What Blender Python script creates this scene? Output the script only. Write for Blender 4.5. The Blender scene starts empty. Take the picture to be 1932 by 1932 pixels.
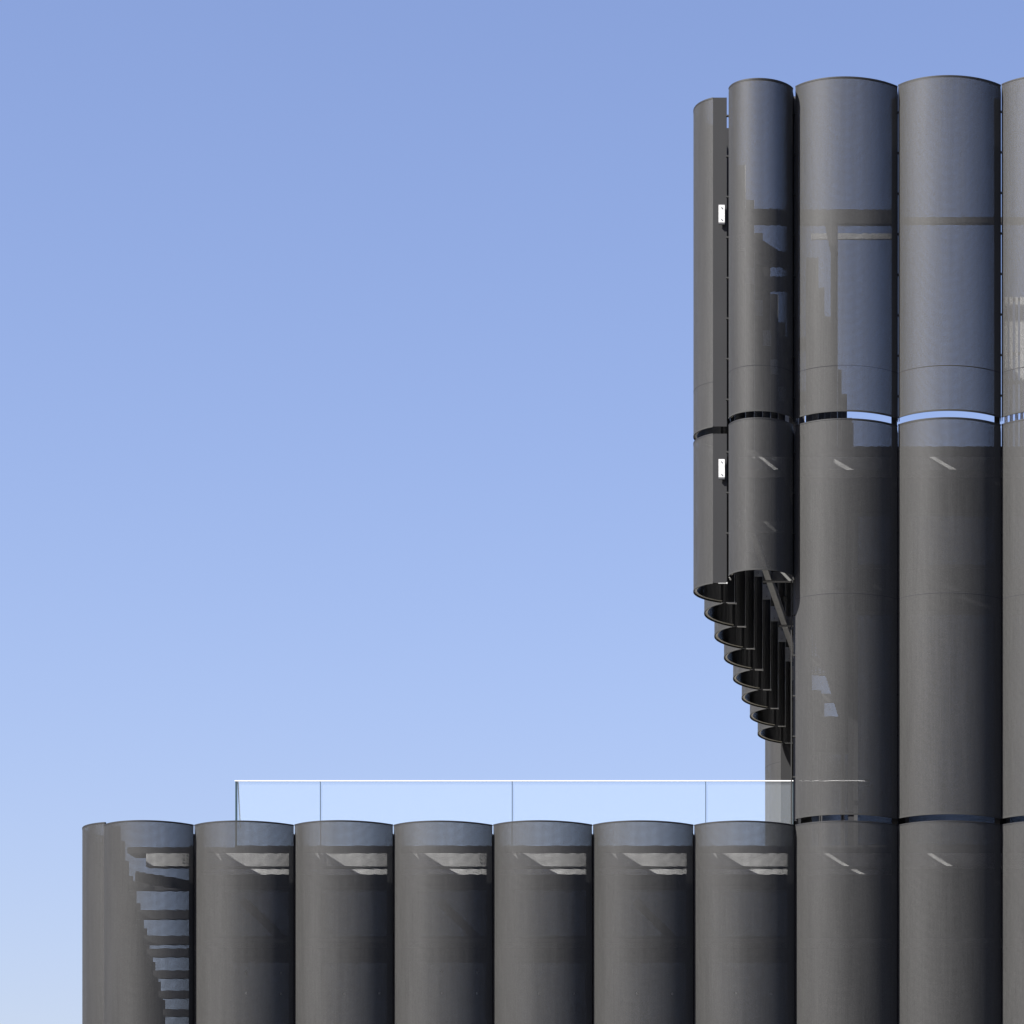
import bpy, bmesh, math, random
from mathutils import Vector

scene = bpy.context.scene
COL = scene.collection

# ------------------------------------------------------------------ camera
CAM_X, CAM_Z, CAM_D = 4.303, 1.6, 53.0
cam_data = bpy.data.cameras.new("camera")
cam = bpy.data.objects.new("camera", cam_data)
COL.objects.link(cam)
cam.location = (CAM_X, -CAM_D, CAM_Z)
cam.rotation_euler = (math.radians(90), 0, 0)
cam_data.sensor_width = 36.0
cam_data.lens = 36.0 * 6294.0 / 1932.0
cam_data.shift_x = -(2011 - 966) / 1932.0
cam_data.shift_y = (2698 - 966) / 1932.0
cam_data.clip_start = 0.5
cam_data.clip_end = 20000
scene.camera = cam

# ------------------------------------------------------------------ light
SUN_TRAVEL = Vector((1.0, 0.667, -1.067)).normalized()      # direction the light travels
to_sun = -SUN_TRAVEL
sun_el = math.asin(to_sun.z)
sun_az = math.atan2(to_sun.x, to_sun.y)

world = bpy.data.worlds.new("World")
scene.world = world
world.use_nodes = True
wn, wl = world.node_tree.nodes, world.node_tree.links
wn.clear()
w_out = wn.new("ShaderNodeOutputWorld")
w_bg = wn.new("ShaderNodeBackground")
w_sky = wn.new("ShaderNodeTexSky")
w_sky.sky_type = 'NISHITA'
w_sky.sun_disc = False
w_sky.sun_elevation = sun_el
w_sky.sun_rotation = sun_az
w_sky.altitude = 0
w_sky.air_density = 1.3
w_sky.dust_density = 1.1
w_sky.ozone_density = 2.2
w_bg.inputs["Strength"].default_value = 0.05
w_tint = wn.new("ShaderNodeVectorMath")               # white balance of the sky
w_tint.operation = 'MULTIPLY'
w_tint.inputs[1].default_value = (1.0, 0.91, 1.12)
wl.new(w_sky.outputs[0], w_tint.inputs[0])
wl.new(w_tint.outputs[0], w_bg.inputs["Color"])
wl.new(w_bg.outputs[0], w_out.inputs["Surface"])

sun_data = bpy.data.lights.new("sun", 'SUN')
sun_data.energy = 5.0
sun_data.angle = math.radians(0.5)
sun_data.color = (1.0, 0.975, 0.935)
sun = bpy.data.objects.new("sun", sun_data)
COL.objects.link(sun)
sun.rotation_euler = SUN_TRAVEL.to_track_quat('-Z', 'Y').to_euler()
sun.location = (-60, -60, 70)

vs = scene.view_settings
vs.view_transform = 'Standard'
vs.look = 'None'
vs.exposure = 1.70
vs.gamma = 1.0
vs.use_curve_mapping = False
scene.cycles.transparent_max_bounces = 40
scene.cycles.max_bounces = 10
scene.cycles.diffuse_bounces = 4
scene.cycles.use_denoising = True

# ------------------------------------------------------------------ materials
def new_mat(name):
    m = bpy.data.materials.new(name)
    m.use_nodes = True
    nt = m.node_tree
    b = nt.nodes["Principled BSDF"]
    return m, nt, b

def mottled(name, col, rough=0.6, var=0.12, scale=(1.5, 1.5, 1.5), grain=0.0, metallic=0.0, spec=0.5, bump=0.0, ribs=0.0, vary=0.0):
    """plain paint, metal or concrete whose tone wanders a little"""
    m, nt, b = new_mat(name)
    N, L = nt.nodes, nt.links
    geo = N.new("ShaderNodeNewGeometry")
    mp = N.new("ShaderNodeMapping")
    mp.inputs["Scale"].default_value = scale
    L.new(geo.outputs["Position"], mp.inputs["Vector"])
    n1 = N.new("ShaderNodeTexNoise")
    n1.inputs["Scale"].default_value = 1.0
    n1.inputs["Detail"].default_value = 6.0
    L.new(mp.outputs[0], n1.inputs["Vector"])
    mr = N.new("ShaderNodeMapRange")
    mr.inputs["From Min"].default_value = 0.3
    mr.inputs["From Max"].default_value = 0.7
    mr.inputs["To Min"].default_value = 1 - var
    mr.inputs["To Max"].default_value = 1 + var
    L.new(n1.outputs["Fac"], mr.inputs["Value"])
    val = mr.outputs[0]
    if grain:
        n2 = N.new("ShaderNodeTexNoise")
        n2.inputs["Scale"].default_value = 55.0
        n2.inputs["Detail"].default_value = 2.0
        L.new(geo.outputs["Position"], n2.inputs["Vector"])
        mg = N.new("ShaderNodeMapRange")
        mg.inputs["From Min"].default_value = 0.25
        mg.inputs["From Max"].default_value = 0.75
        mg.inputs["To Min"].default_value = 1 - grain
        mg.inputs["To Max"].default_value = 1 + grain
        L.new(n2.outputs["Fac"], mg.inputs["Value"])
        mm = N.new("ShaderNodeMath")
        mm.operation = 'MULTIPLY'
        L.new(val, mm.inputs[0])
        L.new(mg.outputs[0], mm.inputs[1])
        val = mm.outputs[0]
    def times(v, other):
        q = N.new("ShaderNodeMath")
        q.operation = 'MULTIPLY'
        L.new(v, q.inputs[0])
        L.new(other, q.inputs[1])
        return q.outputs[0]
    if ribs:
        mq = N.new("ShaderNodeMapping")
        mq.inputs["Scale"].default_value = (75.0, 75.0, 1.6)
        L.new(geo.outputs["Position"], mq.inputs["Vector"])
        n3 = N.new("ShaderNodeTexNoise")
        n3.inputs["Scale"].default_value = 1.0
        n3.inputs["Detail"].default_value = 3.0
        L.new(mq.outputs[0], n3.inputs["Vector"])
        mb = N.new("ShaderNodeMapRange")
        mb.inputs["From Min"].default_value = 0.3
        mb.inputs["From Max"].default_value = 0.7
        mb.inputs["To Min"].default_value = 1 - ribs
        mb.inputs["To Max"].default_value = 1 + ribs
        L.new(n3.outputs["Fac"], mb.inputs["Value"])
        val = times(val, mb.outputs[0])
    if vary:
        oi = N.new("ShaderNodeObjectInfo")
        mo = N.new("ShaderNodeMapRange")
        mo.inputs["To Min"].default_value = 1 - vary
        mo.inputs["To Max"].default_value = 1 + vary
        L.new(oi.outputs["Random"], mo.inputs["Value"])
        val = times(val, mo.outputs[0])
    vm = N.new("ShaderNodeVectorMath")
    vm.operation = 'SCALE'
    vm.inputs[0].default_value = col
    L.new(val, vm.inputs["Scale"])
    L.new(vm.outputs[0], b.inputs["Base Color"])
    b.inputs["Roughness"].default_value = rough
    b.inputs["Metallic"].default_value = metallic
    b.inputs["Specular IOR Level"].default_value = spec
    if bump:
        bp = N.new("ShaderNodeBump")
        bp.inputs["Strength"].default_value = bump
        bp.inputs["Distance"].default_value = 0.01
        L.new(n1.outputs["Fac"], bp.inputs["Height"])
        L.new(bp.outputs[0], b.inputs["Normal"])
    return m

HOLE_PITCH = 0.0174
HOLE_RADIUS = 0.256          # of the pitch
SHEET_THICK = 0.0060

def perforated(name, col):
    """painted sheet metal with rows of round holes punched through both skins"""
    m = mottled(name, col, rough=0.55, var=0.11, scale=(5.0, 5.0, 0.3), grain=0.22, spec=0.2, ribs=0.11, vary=0.06)
    nt = m.node_tree
    N, L = nt.nodes, nt.links
    b = N["Principled BSDF"]
    out = N["Material Output"]
    uv = N.new("ShaderNodeUVMap")
    uv.uv_map = "sheet"
    def vmath(op, src, vec=None):
        n = N.new("ShaderNodeVectorMath")
        n.operation = op
        L.new(src, n.inputs[0])
        if vec is not None:
            n.inputs[1].default_value = vec
        return n.outputs["Value"] if op == 'LENGTH' else n.outputs["Vector"]
    k = 1.0 / HOLE_PITCH
    v = vmath('MULTIPLY', uv.outputs[0], (k, k, 0))
    v = vmath('FRACTION', v)
    v = vmath('SUBTRACT', v, (0.5, 0.5, 0))
    ln = vmath('LENGTH', v)
    lt = N.new("ShaderNodeMath")
    lt.operation = 'LESS_THAN'
    lt.inputs[1].default_value = HOLE_RADIUS
    L.new(ln, lt.inputs[0])
    tr = N.new("ShaderNodeBsdfTransparent")
    mx = N.new("ShaderNodeMixShader")
    L.new(lt.outputs[0], mx.inputs[0])
    L.new(b.outputs[0], mx.inputs[1])
    L.new(tr.outputs[0], mx.inputs[2])
    L.new(mx.outputs[0], out.inputs["Surface"])
    return m

MESH = perforated("perforated_grey_metal", (0.0300, 0.0296, 0.0286))
GREY = mottled("grey_painted_metal", (0.0110, 0.0110, 0.0116), rough=0.6, var=0.06, spec=0.25)
LIP = mottled("lip_metal", (0.42, 0.40, 0.33), rough=0.45, var=0.1, spec=0.5)
RIM = mottled("rim_metal", (0.024, 0.024, 0.023), rough=0.7, var=0.1, spec=0.2)
GALV = mottled("galvanised_steel", (0.42, 0.42, 0.40), rough=0.4, var=0.12, scale=(9, 9, 9), metallic=0.3)
WHITE = mottled("white_paint", (0.80, 0.80, 0.79), rough=0.4, var=0.03)
PLATE = mottled("splice_plate_zinc", (0.46, 0.46, 0.45), rough=0.5, var=0.25, scale=(25, 25, 25))
STEEL = mottled("dark_steel_paint", (0.028, 0.028, 0.030), rough=0.5, var=0.1)
MIDSTEEL = mottled("bracket_steel_paint", (0.10, 0.10, 0.098), rough=0.5, var=0.1)
CONC = mottled("pale_concrete", (0.50, 0.50, 0.495), rough=0.85, var=0.10, scale=(6, 6, 6), grain=0.1)
DECKM = mottled("deck_paving", (0.16, 0.152, 0.14), rough=0.85, var=0.12, scale=(1, 1, 1))
WALL = mottled("charcoal_cladding", (0.018, 0.018, 0.020), rough=0.8, var=0.15, spec=0.2)
BOLT = mottled("bolt_steel", (0.10, 0.10, 0.10), rough=0.4, var=0.05)
EDGE = mottled("green_black_glass_edge", (0.012, 0.03, 0.035), rough=0.3, var=0.05)
GROUND = mottled("ground_paving", (0.06, 0.058, 0.056), rough=0.9, var=0.15, scale=(0.3, 0.3, 0.3))
RAIL = mottled("polished_rail", (0.86, 0.86, 0.85), rough=0.3, var=0.02)

def glass_mat():
    m, nt, b = new_mat("clear_glass_pale_sheen")
    N, L = nt.nodes, nt.links
    out = N["Material Output"]
    tr = N.new("ShaderNodeBsdfTransparent")
    tr.inputs["Color"].default_value = (0.965, 0.985, 0.99, 1)
    b.inputs["Base Color"].default_value = (0.86, 0.93, 1.0, 1)
    b.inputs["Roughness"].default_value = 0.12
    mx = N.new("ShaderNodeMixShader")
    mx.inputs[0].default_value = 0.042  # small pale diffuse share stands in for light reflected by the glass
    L.new(tr.outputs[0], mx.inputs[1])
    L.new(b.outputs[0], mx.inputs[2])
    L.new(mx.outputs[0], out.inputs["Surface"])
    return m
GLASS = glass_mat()

def pane_mat():
    m, nt, b = new_mat("dark_window_glass")
    b.inputs["Base Color"].default_value = (0.22, 0.25, 0.30, 1)
    b.inputs["Metallic"].default_value = 1.0
    b.inputs["Roughness"].default_value = 0.10
    return m
PANE = pane_mat()

# ------------------------------------------------------------------ helpers
def link(name, mesh, parent=None, loc=(0, 0, 0), rz=0.0):
    o = bpy.data.objects.new(name, mesh)
    COL.objects.link(o)
    o.location = loc
    o.rotation_euler = (0, 0, rz)
    if parent is not None:
        o.parent = parent
    return o

def empty(name, label, cat, loc=(0, 0, 0)):
    o = link(name, None, loc=loc)
    o["label"] = label
    o["category"] = cat
    return o

def mesh_from(name, verts, faces, mat, smooth=False):
    me = bpy.data.meshes.new(name)
    me.from_pydata(verts, [], faces)
    me.materials.append(mat)
    bm = bmesh.new()
    bm.from_mesh(me)
    bmesh.ops.recalc_face_normals(bm, faces=bm.faces)
    bm.to_mesh(me)
    bm.free()
    if smooth:
        me.polygons.foreach_set("use_smooth", [True] * len(me.polygons))
    me.update()
    return me

BOXF = [(0, 3, 2, 1), (4, 5, 6, 7), (0, 1, 5, 4), (1, 2, 6, 5), (2, 3, 7, 6), (3, 0, 4, 7)]
_box_cache = {}
def box(name, x0, x1, y0, y1, z0, z1, mat, parent=None, bev=0.0):
    """box in world coordinates (every thing's empty sits unrotated, so subtract its place)"""
    dx, dy, dz = x1 - x0, y1 - y0, z1 - z0
    key = (round(dx, 4), round(dy, 4), round(dz, 4), mat.name, bev)
    me = _box_cache.get(key)
    if me is None:
        v = [(0, 0, 0), (dx, 0, 0), (dx, dy, 0), (0, dy, 0), (0, 0, dz), (dx, 0, dz), (dx, dy, dz), (0, dy, dz)]
        me = mesh_from(name, v, BOXF, mat)
        if bev:
            bm = bmesh.new()
            bm.from_mesh(me)
            bmesh.ops.bevel(bm, geom=bm.edges[:], offset=bev, segments=1, affect='EDGES')
            bm.to_mesh(me)
            bm.free()
        _box_cache[key] = me
    off = origin(parent)
    return link(name, me, parent, (x0 - off[0], y0 - off[1], z0 - off[2]))

def origin(parent):
    p = Vector((0, 0, 0))
    while parent is not None:
        p = p + parent.location
        parent = parent.parent
    return p

def beam(name, a, b, w, h, mat, parent=None):
    """straight member of section w x h from a to b"""
    a, b = Vector(a), Vector(b)
    d = (b - a)
    ln = d.length
    u = d / ln
    up = Vector((0, 0, 1)) if abs(u.z) < 0.95 else Vector((1, 0, 0))
    s = u.cross(up).normalized()
    t = s.cross(u).normalized()
    v = []
    for p in (a, b):
        for (i, j) in ((-1, -1), (1, -1), (1, 1), (-1, 1)):
            v.append(p + s * (i * w / 2) + t * (j * h / 2))
    off = origin(parent)
    v = [tuple(q - a) for q in v]
    f = [(0, 1, 2, 3), (4, 7, 6, 5), (0, 4, 5, 1), (1, 5, 6, 2), (2, 6, 7, 3), (3, 7, 4, 0)]
    return link(name, mesh_from(name, v, f, mat), parent, tuple(a - off))

def prism(name, pts, z0, z1, mat, parent=None):
    n = len(pts)
    off = origin(parent)
    v = [(x, y, z0) for x, y in pts] + [(x, y, z1) for x, y in pts]
    v = [(x - off[0], y - off[1], z - off[2]) for x, y, z in v]
    f = [tuple(range(n))[::-1], tuple(range(n, 2 * n))]
    f += [(i, (i + 1) % n, n + (i + 1) % n, n + i) for i in range(n)]
    return link(name, mesh_from(name, v, f, mat), parent)

# ---- curved screen panels: a bowed perforated sheet, rims, flanges and clips
FLANGE = 0.22
RNG = random.Random(7)
SEG = 28
def arc_pts(c, s, inset=0.0):
    """arc over the chord 0..c that bows out to -y by s; inset moves it inwards"""
    R = (c * c / 4 + s * s) / (2 * s)
    cy = R - s
    half = math.asin(min(1.0, c / 2 / R)) if s <= c / 2 else math.pi - math.asin(c / 2 / R)
    pts = []
    for i in range(SEG + 1):
        t = -half + 2 * half * i / SEG
        pts.append((c / 2 + (R - inset) * math.sin(t), cy - (R - inset) * math.cos(t)))
    return pts, R, half

_sheet, _ring, _flg = {}, {}, {}
def sheet_mesh(c, s, h):
    key = (round(c, 4), round(s, 4), round(h, 4))
    if key in _sheet:
        return _sheet[key]
    verts, faces, uvs = [], [], []
    for inset in (0.0, SHEET_THICK):
        pts, R, half = arc_pts(c, s, inset)
        base = len(verts)
        for i, (x, y) in enumerate(pts):
            u = R * 2 * half * i / SEG
            verts += [(x, y, 0), (x, y, h)]
            uvs += [(u, 0), (u, h)]
        for i in range(SEG):
            a = base + 2 * i
            f = (a, a + 2, a + 3, a + 1)
            faces.append(f if inset == 0 else f[::-1])
    me = bpy.data.meshes.new("screen_sheet")
    me.from_pydata(verts, [], faces)
    me.materials.append(MESH)
    ul = me.uv_layers.new(name="sheet")
    for lp in me.loops:
        ul.data[lp.index].uv = uvs[lp.vertex_index]
    me.polygons.foreach_set("use_smooth", [True] * len(me.polygons))
    me.update()
    _sheet[key] = me
    return me

def ring_mesh(c, s, out, inn, h, mat):
    key = (round(c, 4), round(s, 4), out, inn, h, mat.name)
    if key in _ring:
        return _ring[key]
    po, _, _ = arc_pts(c, s, -out)
    pi, _, _ = arc_pts(c, s, inn)
    v, f = [], []
    for (a, b) in zip(po, pi):
        v += [(a[0], a[1], 0), (b[0], b[1], 0), (b[0], b[1], h), (a[0], a[1], h)]
    for i in range(SEG):
        o = 4 * i
        for k in range(4):
            f.append((o + k, o + (k + 1) % 4, o + 4 + (k + 1) % 4, o + 4 + k))
    f += [(0, 1, 2, 3), (4 * SEG + 3, 4 * SEG + 2, 4 * SEG + 1, 4 * SEG)]
    me = mesh_from("rim", v, f, mat)
    _ring[key] = me
    return me

def small_box(dx, dy, dz, mat):
    key = ("s", round(dx, 4), round(dy, 4), round(dz, 4), mat.name)
    if key not in _flg:
        v = [(0, 0, 0), (dx, 0, 0), (dx, dy, 0), (0, dy, 0), (0, 0, dz), (dx, 0, dz), (dx, dy, dz), (0, dy, dz)]
        _flg[key] = mesh_from("flange", v, BOXF, mat)
    return _flg[key]

def screen(parent, p0, p1, z0, z1, s=0.38, joints=(), clips=False, foot=False, gap=0.006, flange=FLANGE, drop=0.06, trim=False):
    """one bowed screen panel; p0 to p1 is its chord, outward is to the right of that direction turned -90"""
    a, b = Vector((p0[0], p0[1])), Vector((p1[0], p1[1]))
    d = (b - a)
    c = d.length - 2 * gap
    u = d.normalized()
    a = a + u * gap
    rz = math.atan2(u.y, u.x)
    off = origin(parent)
    h = z1 - z0
    o = link("screen_panel", sheet_mesh(c, s, h), parent, (a.x - off[0], a.y - off[1], z0 - off[2] + RNG.uniform(-0.005, 0.005)), rz)
    link("rim", ring_mesh(c, s, 0.003, 0.040, 0.022, GREY), o, (0, 0, h - 0.018))
    link("rim", ring_mesh(c, s, 0.003, 0.012, 0.026, RIM), o, (0, 0, -0.010))
    link("lip", ring_mesh(c, s, -0.013, 0.055, 0.004, LIP), o, (0, 0, 0.014))
    ft = 0.010
    link("flange", small_box(ft, flange, h - drop, GREY), o, (0.001, 0.0, 0))
    link("flange", small_box(ft, flange, h - drop, GREY), o, (c - ft - 0.001, 0.0, 0))
    if trim:
        link("edge_trim", small_box(0.016, 0.006, h - drop, GALV), o, (0.0, flange + 0.001, 0))
    for zj in joints:
        if z0 < zj < z1:
            link("joint_strip", ring_mesh(c, s, 0.0008, 0.006, 0.010, WALL), o, (0, 0, zj - z0))
    if foot:
        for x in (-0.004, c - 0.020):
            link("lit_edge_strip", small_box(0.024, flange * 0.58, 0.008, GALV), o, (x, flange * 0.38, -0.009))  # pale strip added in place of light bounced onto the flange's bottom edge
            link("edge_bolt", small_box(0.024, 0.020, 0.022, GALV), o, (x, flange * 0.965, -0.013))
    if clips:
        n = int(h / 0.645)
        for i in range(n + 1):
            zz = h - 0.42 - 0.645 * i
            if zz > 0.05:
                link("clip", small_box(0.045, 0.05, 0.022, RIM), o, (-0.047, 0.05, zz))
    return o

def bolt(parent, x, y, z, r=0.012):
    off = origin(parent)
    v, f = [], []
    for k in range(8):
        t = k * math.pi / 4
        v += [(r * math.cos(t), 0, r * math.sin(t)), (r * math.cos(t), -0.014, r * math.sin(t))]
    for k in range(8):
        a, b = 2 * k, 2 * ((k + 1) % 8)
        f.append((a, b, b + 1, a + 1))
    f.append(tuple(2 * k + 1 for k in range(8)))
    global _boltm
    if '_boltm' not in globals() or _boltm is None:
        _boltm = mesh_from("bolt", v, f, BOLT)
    return link("bolt", _boltm, parent, (x - off[0], y - off[1], z - off[2]))
_boltm = None

def px(p, y=0.0):
    """image column (photo at 1932 px) to world x at depth y; used only to note the survey figures"""
    return CAM_X + (p - 2011) * (CAM_D + y) / 6294.0

# ------------------------------------------------------------------ heights
Z_TOP = 22.95
T1_BOT, T2_TOP = 17.68, 17.56
T2_BOT, T3_TOP = 11.32, 11.215
T3_BOT = 5.0
Z_OVER = 15.17            # underside of the overhanging screens
DECK = 10.95
ROOF = 17.40

# ------------------------------------------------------------------ ground
gm = mesh_from("ground", [(-9000, -9000, 0), (9000, -9000, 0), (9000, 9000, 0), (-9000, 9000, 0)], [(0, 1, 2, 3)], GROUND)
g = link("ground", gm)
g["kind"] = "structure"

# ------------------------------------------------------------------ low wing
LOW = empty("low_wing", "low charcoal wing with a row of bowed perforated metal screens under the glass balustrade", "building", (-10.0, 0.0, 0.0))
seams_low = [px(366), px(555), px(742), px(930), px(1118), px(1309), px(1500)]
SPL = -0.236              # the left flank splays outwards as it runs back

# front row of screens
low_left = px(195)
screen(LOW, (low_left, 0.0), (seams_low[0], 0.0), T3_BOT, T3_TOP, s=0.40, drop=0.14)
for x0, x1 in zip(seams_low[:-1], seams_low[1:]):
    screen(LOW, (x0, 0), (x1, 0), T3_BOT, T3_TOP, drop=0.14)
# left flank, running back and splayed
def flank(y):
    return (-11.02 + SPL * (y - 0.2), y)
FP = 1.51
ys = [0.10] + [1.45 + FP * k for k in range(0, 14)]
for ya, yb in zip(ys[:-1], ys[1:]):
    screen(LOW, flank(yb), flank(ya), T3_BOT, T3_TOP + (0.06 if ya < 1 else 0.0), s=0.38 if ya < 1 else 0.34, flange=0.25)

# body of the wing
body = [(-9.74, 1.15), (6.5, 1.15), (6.5, 30.0), (-9.74 - 0.24 * 28.85, 30.0)]
prism("wall", body, 0.0, DECK - 0.30, WALL, LOW)
prism("roof_slab", [(-9.70, 0.76), (6.6, 0.76), (6.6, 30.2), (-9.70 - 0.24 * 29.4, 30.2)], DECK - 0.297, DECK, DECKM, LOW)
XR = 6.6
box("coping", -10.68, XR, 0.265, 0.755, 10.810, 10.906, STEEL, LOW)
box("fascia", px(275, 0.26), XR, 0.26, 0.50, 10.603, 10.807, CONC, LOW)
box("ledge", -9.70, XR, 0.62, 1.145, 9.43, 9.50, MIDSTEEL, LOW)
for x0, x1 in zip(seams_low[:-1], seams_low[1:]):
    box("ledge", x0 + 0.03, x1 - 0.02, 0.258, 0.330, 10.470, 10.555, WHITE, LOW)
# windows behind the screens
allse = [low_left] + seams_low
for x0, x1 in zip(seams_low[:-1], seams_low[1:]):
    w = box("window", x0 + 0.10, x1 - 0.10, 1.10, 1.147, 6.2, 9.25, STEEL, LOW)
    link("pane", small_box(x1 - x0 - 0.36, 0.01, 2.9, PANE), w, (0.08, -0.008, 0.075))
    w = box("window", x0 + 0.10, x1 - 0.10, 1.10, 1.147, 9.55, 10.42, STEEL, LOW)
    link("pane", small_box(x1 - x0 - 0.36, 0.01, 0.75, PANE), w, (0.08, -0.008, 0.06))
# posts and bracket plates at the seams
for i, x in enumerate(seams_low):
    box("post", x - 0.138, x - 0.024, 0.225, 0.254, T3_BOT, 10.92, STEEL, LOW)
    box("bracket_plate", x - 0.0045, x + 0.0045, 0.19, 0.256, 10.60, 11.075, STEEL, LOW)
    if i in (0, 3):
        for dz in (10.66, 10.72, 10.78):
            bolt(LOW, x - 0.18, 0.26, dz, 0.009)
            bolt(LOW, x - 0.24, 0.26, dz, 0.009)
# braces behind every second bay
for i in (0, 2, 4):
    x = seams_low[i]
    beam("brace", (x + 0.55, 0.95, 10.15), (x + 1.22, 0.95, 9.50), 0.08, 0.13, STEEL, LOW)
# fixing studs on the window frames
for i, (x0, x1) in enumerate(zip(seams_low[:-1], seams_low[1:])):
    for fx in (0.55, 1.12):
        for z in ((9.0, 8.66) if i in (0, 2) else (8.66,)):
            box("stud", x0 + fx, x0 + fx + 0.028, 1.074, 1.089, z, z + 0.034, WHITE, LOW)
# outrigger arms across the open slot of the left flank
for k, y in enumerate([3.25, 6.40, 9.50, 11.15, 14.2, 17.3, 20.4]):
    xw = -9.74 - 0.24 * (y - 1.15)
    box("outrigger_arm", flank(y)[0] + 0.10, xw + 0.05, y, y + 0.12, 10.70, 10.86, STEEL, LOW)
beam("outrigger_brace", (-10.70, 0.80, 10.52), (-9.70, 1.3, 10.42), 0.10, 0.16, STEEL, LOW)
beam("outrigger_brace", (-9.96, 2.0, 10.48), (-9.80, 2.0, 9.2), 0.07, 0.10, STEEL, LOW)
# ------------------------------------------------------------------ tower
TOW = empty("tower", "tall charcoal tower of bowed perforated metal screens at the right edge", "building", (2.0, 0.0, 0.0))
XA0, XA1 = px(1374), px(1497)
tseams = [px(1500), px(1694), px(1889), px(2085), px(2281)]
J1, J2 = 18.39, 14.80
# front screens
screen(TOW, (XA0, 0), (XA1, 0), T1_BOT, Z_TOP - 0.03, s=0.40, joints=(J1,), clips=True)
screen(TOW, (XA0, 0), (XA1, 0), Z_OVER, T2_TOP, s=0.40, foot=True, clips=True)
for i, (x0, x1) in enumerate(zip(tseams[:-1], tseams[1:])):
    up = (0.0, 0.02, 0.03, 0.03)[i]
    screen(TOW, (x0, 0), (x1, 0), T1_BOT + up * 0.5, Z_TOP + up, joints=(J1,), clips=True)
    screen(TOW, (x0, 0), (x1, 0), T2_BOT, T2_TOP + up * 0.5, joints=(J2,), clips=True)
    screen(TOW, (x0, 0), (x1, 0), T3_BOT, T3_TOP)
# left flank: the first nine bays overhang, the rest come down to the terrace
XS = -1.33
fy = [0.43, 1.72] + [3.32 + 1.6 * k for k in range(0, 10)]
for i, (ya, yb) in enumerate(zip(fy[:-1], fy[1:])):
    xs = XS - (0.02 if i == 0 else 0.0)
    screen(TOW, (xs, yb), (xs, ya), T1_BOT, Z_TOP, joints=(J1,), gap=0.014, drop=0.0, trim=True)
    if i < 8:
        screen(TOW, (xs, yb), (xs, ya), Z_OVER, T2_TOP, foot=True, gap=0.014, drop=0.0, trim=True)
    else:
        screen(TOW, (XS, yb), (XS, ya), DECK + 0.05, T2_TOP, joints=(J2,))
# gusset plates on the flank flanges and arms back to the frame
for i, y in enumerate(fy[1:]):
    for zb in (16.41, 20.93):
        gp = box("gusset_plate", -1.105, -0.955, y - 0.05, y - 0.035, zb, zb + 0.27, GALV, TOW)
        bolt(gp, -1.03, y - 0.05, zb + 0.05, 0.012)
        bolt(gp, -1.03, y - 0.05, zb + 0.22, 0.012)
for y in (1.72, 4.92, 8.12, 11.32, 14.52):
    box("outrigger_arm", -0.952, -0.052, y - 0.09, y + 0.03, 16.32, 16.48, MIDSTEEL, TOW)
for y in (1.72, 3.70, 4.92, 8.12, 11.32):
    box("outrigger_arm", -0.95, -0.40, y - 0.09, y + 0.03, 21.37, 21.60, STEEL, TOW)
for (ya, yb) in zip((1.755, 4.955, 8.155, 11.355), (4.825, 8.025, 11.225, 14.425)):
    box("edge_beam", -0.90, -0.80, ya, yb, 16.33, 16.46, GALV, TOW)
beam("outrigger_brace", (-0.92, 2.4, 21.35), (-0.30, 2.4, 20.95), 0.08, 0.20, STEEL, TOW)
# white splice plates on the first flank flange
for (z0, z1) in ((20.93, 21.21), (16.85, 17.14)):
    sp = box("splice_plate", -1.255, -1.158, 0.395, 0.410, z0, z1, PLATE, TOW)
    bolt(sp, -1.206, 0.395, z0 + 0.045, 0.017)
    bolt(sp, -1.206, 0.395, z1 - 0.045, 0.017)
    box("splice_ledge", -1.255, -1.158, 0.385, 0.412, z0 - 0.034, z0 - 0.004, STEEL, TOW)

# solid body under the roof, open terrace below its left part
prism("wall", [(-0.05, 1.25), (9.0, 1.25), (9.0, 13.0), (-0.05, 13.0)], 15.25, ROOF - 0.25, WALL, TOW)
prism("wall", [(0.76, 1.30), (9.0, 1.30), (9.0, 12.9), (0.76, 12.9)], DECK + 0.004, 15.247, WALL, TOW)
prism("wall", [(-1.05, 13.02), (9.0, 13.02), (9.0, 17.5), (-1.05, 17.5)], DECK + 0.004, 15.72, WALL, TOW)
box("wall", -1.05, -0.55, 13.05, 14.0, 15.723, 16.25, WALL, TOW)
prism("wall", [(-0.048, 1.26), (-0.008, 1.26), (-0.008, 3.6), (-0.048, 3.6)], DECK + 0.004, 15.247, WALL, TOW)
for xr in (-1.33,):
    screen(TOW, (xr + 1.13, 17.74), (xr, 17.74), T1_BOT, Z_TOP)
box("roof_slab", -0.30, 9.2, 0.72, 13.2, ROOF - 0.247, ROOF - 0.03, CONC, TOW)
box("coping", 0.42, 9.2, 0.265, 0.715, 17.139, 17.305, STEEL, TOW)
box("coping", -0.95, 0.415, 0.265, 0.715, 17.139, 17.250, STEEL, TOW)
box("fascia", -0.95, 9.2, 0.26, 0.70, 16.933, 17.136, CONC, TOW)
for x0, x1 in zip(tseams[:1], tseams[1:2]):
    box("ledge", x0 + 0.03, x1 - 0.02, 0.258, 0.330, 10.470, 10.555, CONC, TOW)
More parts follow.
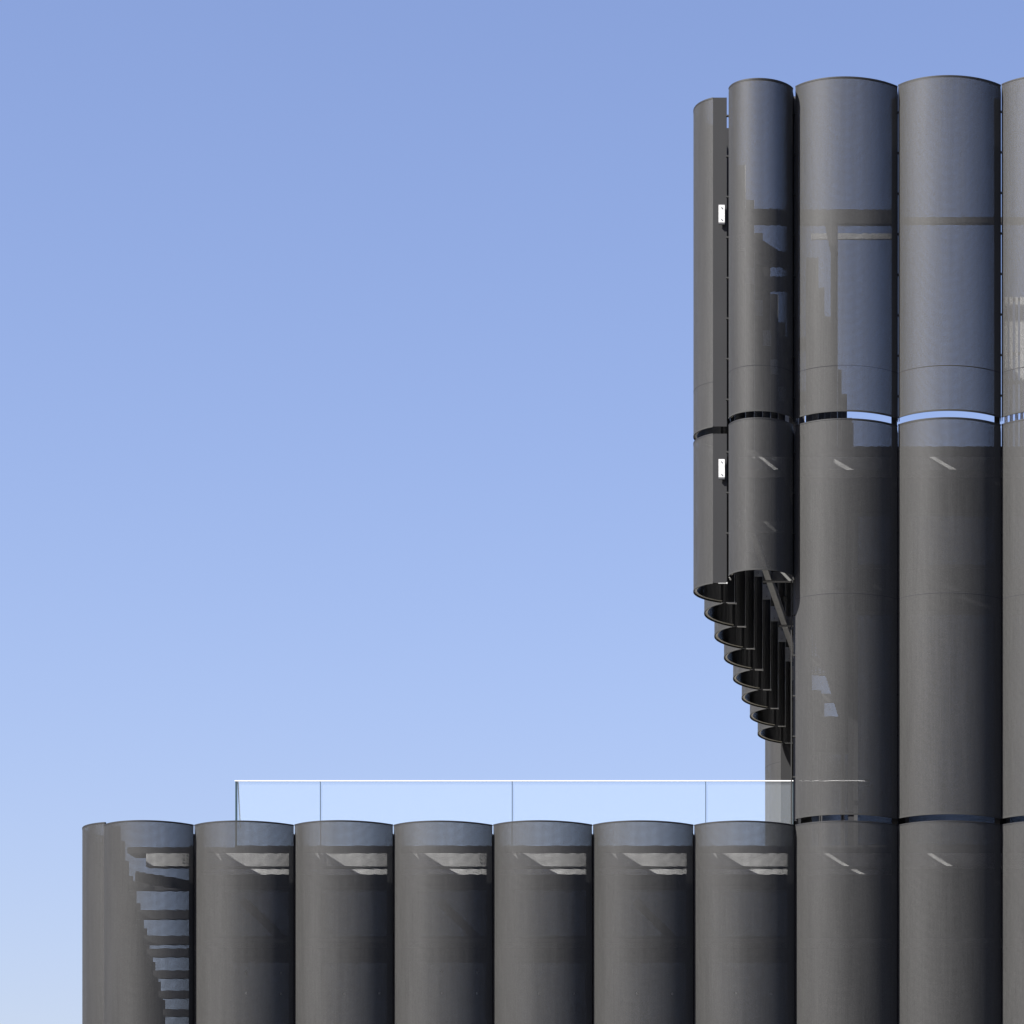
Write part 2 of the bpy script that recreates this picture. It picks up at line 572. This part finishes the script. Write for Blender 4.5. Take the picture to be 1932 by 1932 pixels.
# windows in the body
for x0, x1 in zip(tseams[:-1], tseams[1:]):
    xa, xb = max(x0, 0.80) + 0.06, x1 - 0.06
    for (za, zb) in ((11.05, 14.9), (15.6, 16.5)):
        w = box("window", xa, xb, 1.20, 1.247 if za > 15 else 1.297, za, zb, STEEL, TOW)
        link("pane", small_box(xb - xa - 0.12, 0.01, zb - za - 0.12, PANE), w, (0.06, -0.008, 0.06))
for k in range(4):
    w = box("window", -0.98 + 0.44 * k, -0.98 + 0.44 * k + 0.42, 12.96, 13.017, 11.1, 15.0, STEEL, TOW)
    link("pane", small_box(0.37, 0.01, 3.8, PANE), w, (0.025, -0.008, 0.05))
# posts behind the seams
for i, x in enumerate(tseams[:-1]):
    box("post", x - 0.115, x - 0.024, 0.225, 0.254, 17.31, Z_TOP - 0.10, STEEL, TOW)
    if i:
        box("post", x - 0.110, x - 0.024, 0.225, 0.254, T3_BOT, 17.305, STEEL, TOW)
# cover strips that close the slot beside the corner screen, and the bright trim under the overhang
box("cover_strip", XA1 - 0.02, tseams[0] + 0.02, 0.226, 0.238, T2_BOT, Z_TOP - 0.07, STEEL, TOW)
box("edge_trim", px(1492, 0.2), px(1494, 0.2), 0.190, 0.222, T2_BOT - 0.05, Z_OVER - 0.02, RIM, TOW)
# roof frame seen through the screens: cross beams, post and rail
box("cross_beam", -0.39, px(1690, 1.7), 1.66, 1.78, 21.37, 21.60, STEEL, TOW)
box("cross_beam", px(1700, 1.7), px(2085, 1.7), 1.66, 1.78, 21.385, 21.475, STEEL, TOW)
box("roof_post", px(1568, 1.7), px(1580, 1.7), 1.67, 1.77, ROOF - 0.03, 21.365, STEEL, TOW)
beam("knee_brace", (px(1562, 1.7), 1.72, 21.40), (px(1575, 1.7), 1.72, 20.85), 0.09, 0.12, STEEL, TOW)
box("roof_rail", px(1530, 3.7), px(1690, 3.7), 3.68, 3.74, 21.84, 21.93, GALV, TOW)
# plant room screen standing behind the flank, stepped panels
for k in range(7):
    y0 = 7.6 + 1.6 * k
    x = -0.42
    wp = box("plant_screen", x, x + 0.12, y0, y0 + 1.57, ROOF, Z_TOP - 0.05, GREY, TOW)
    off = origin(wp)
    link("flange", small_box(0.10, 0.02, Z_TOP - 0.05 - ROOF, RIM), wp, (0.122, 0.0, 0))

# ------------------------------------------------------------------ glass balustrade on the terrace
YB = 1.0
BX0, BX1 = px(444, YB), px(1640, YB)
BAL = empty("glass_balustrade", "frameless clear glass balustrade with a bright white top rail on the roof terrace", "balustrade", (BX0, YB, DECK))
ZR0, ZR1 = 12.100, 12.112
joints = [BX0 + 0.045, px(605, YB), px(967, YB), px(1332, YB), px(1497, YB)]
for a, b in zip(joints[:-1], joints[1:]):
    p = box("glass_pane", a + 0.010, b - 0.010, YB - 0.010, YB + 0.010, DECK + 0.004, ZR0 - 0.002, GLASS, BAL)
    link("pane_edge", small_box(0.008, 0.018, ZR0 - DECK - 0.01, EDGE), p, (b - a - 0.0195, 0.001, 0.002))
box("top_rail", BX0 - 0.005, BX1, YB - 0.022, YB + 0.022, ZR0, ZR1, RAIL, BAL)
box("end_edge", BX0 + 0.002, BX0 + 0.030, YB - 0.012, YB + 0.012, DECK + 0.004, ZR0 - 0.002, EDGE, BAL)
# return along the splayed left side
ret0, ret1 = Vector((BX0 + 0.035, YB + 0.03)), Vector((BX0 + 0.035 + SPL * 4.2, YB + 4.2))
nrm = Vector((ret1.y - ret0.y, -(ret1.x - ret0.x))).normalized() * 0.009
q = [ret0 + nrm, ret1 + nrm, ret1 - nrm, ret0 - nrm]
prism("glass_pane", [(v.x, v.y) for v in q], DECK + 0.004, ZR0 - 0.002, GLASS, BAL)
prism("top_edge", [(v.x, v.y) for v in q], ZR0 - 0.001, ZR0 + 0.007, EDGE, BAL)
box("base_shoe", BX0, BX1, YB - 0.045, YB - 0.012, DECK + 0.003, DECK + 0.10, STEEL, BAL)

# ------------------------------------------------------------------ white slatted screen on the tower roof
FNC = empty("slatted_fence", "white vertical slat fence on the tower roof behind the rightmost screens", "fence", (px(1895, 2.5), 2.5, ROOF - 0.03))
xs0 = px(1895, 2.5)
for k in range(22):
    box("slat", xs0 + 0.088 * k, xs0 + 0.088 * k + 0.055, 2.50, 2.53, ROOF - 0.027, 20.45, WHITE, FNC)
for z in (17.75, 19.02, 19.50, 20.40):
    box("fence_rail", xs0 - 0.03, xs0 + 0.088 * 22, 2.534, 2.574, z, z + 0.05, STEEL, FNC)
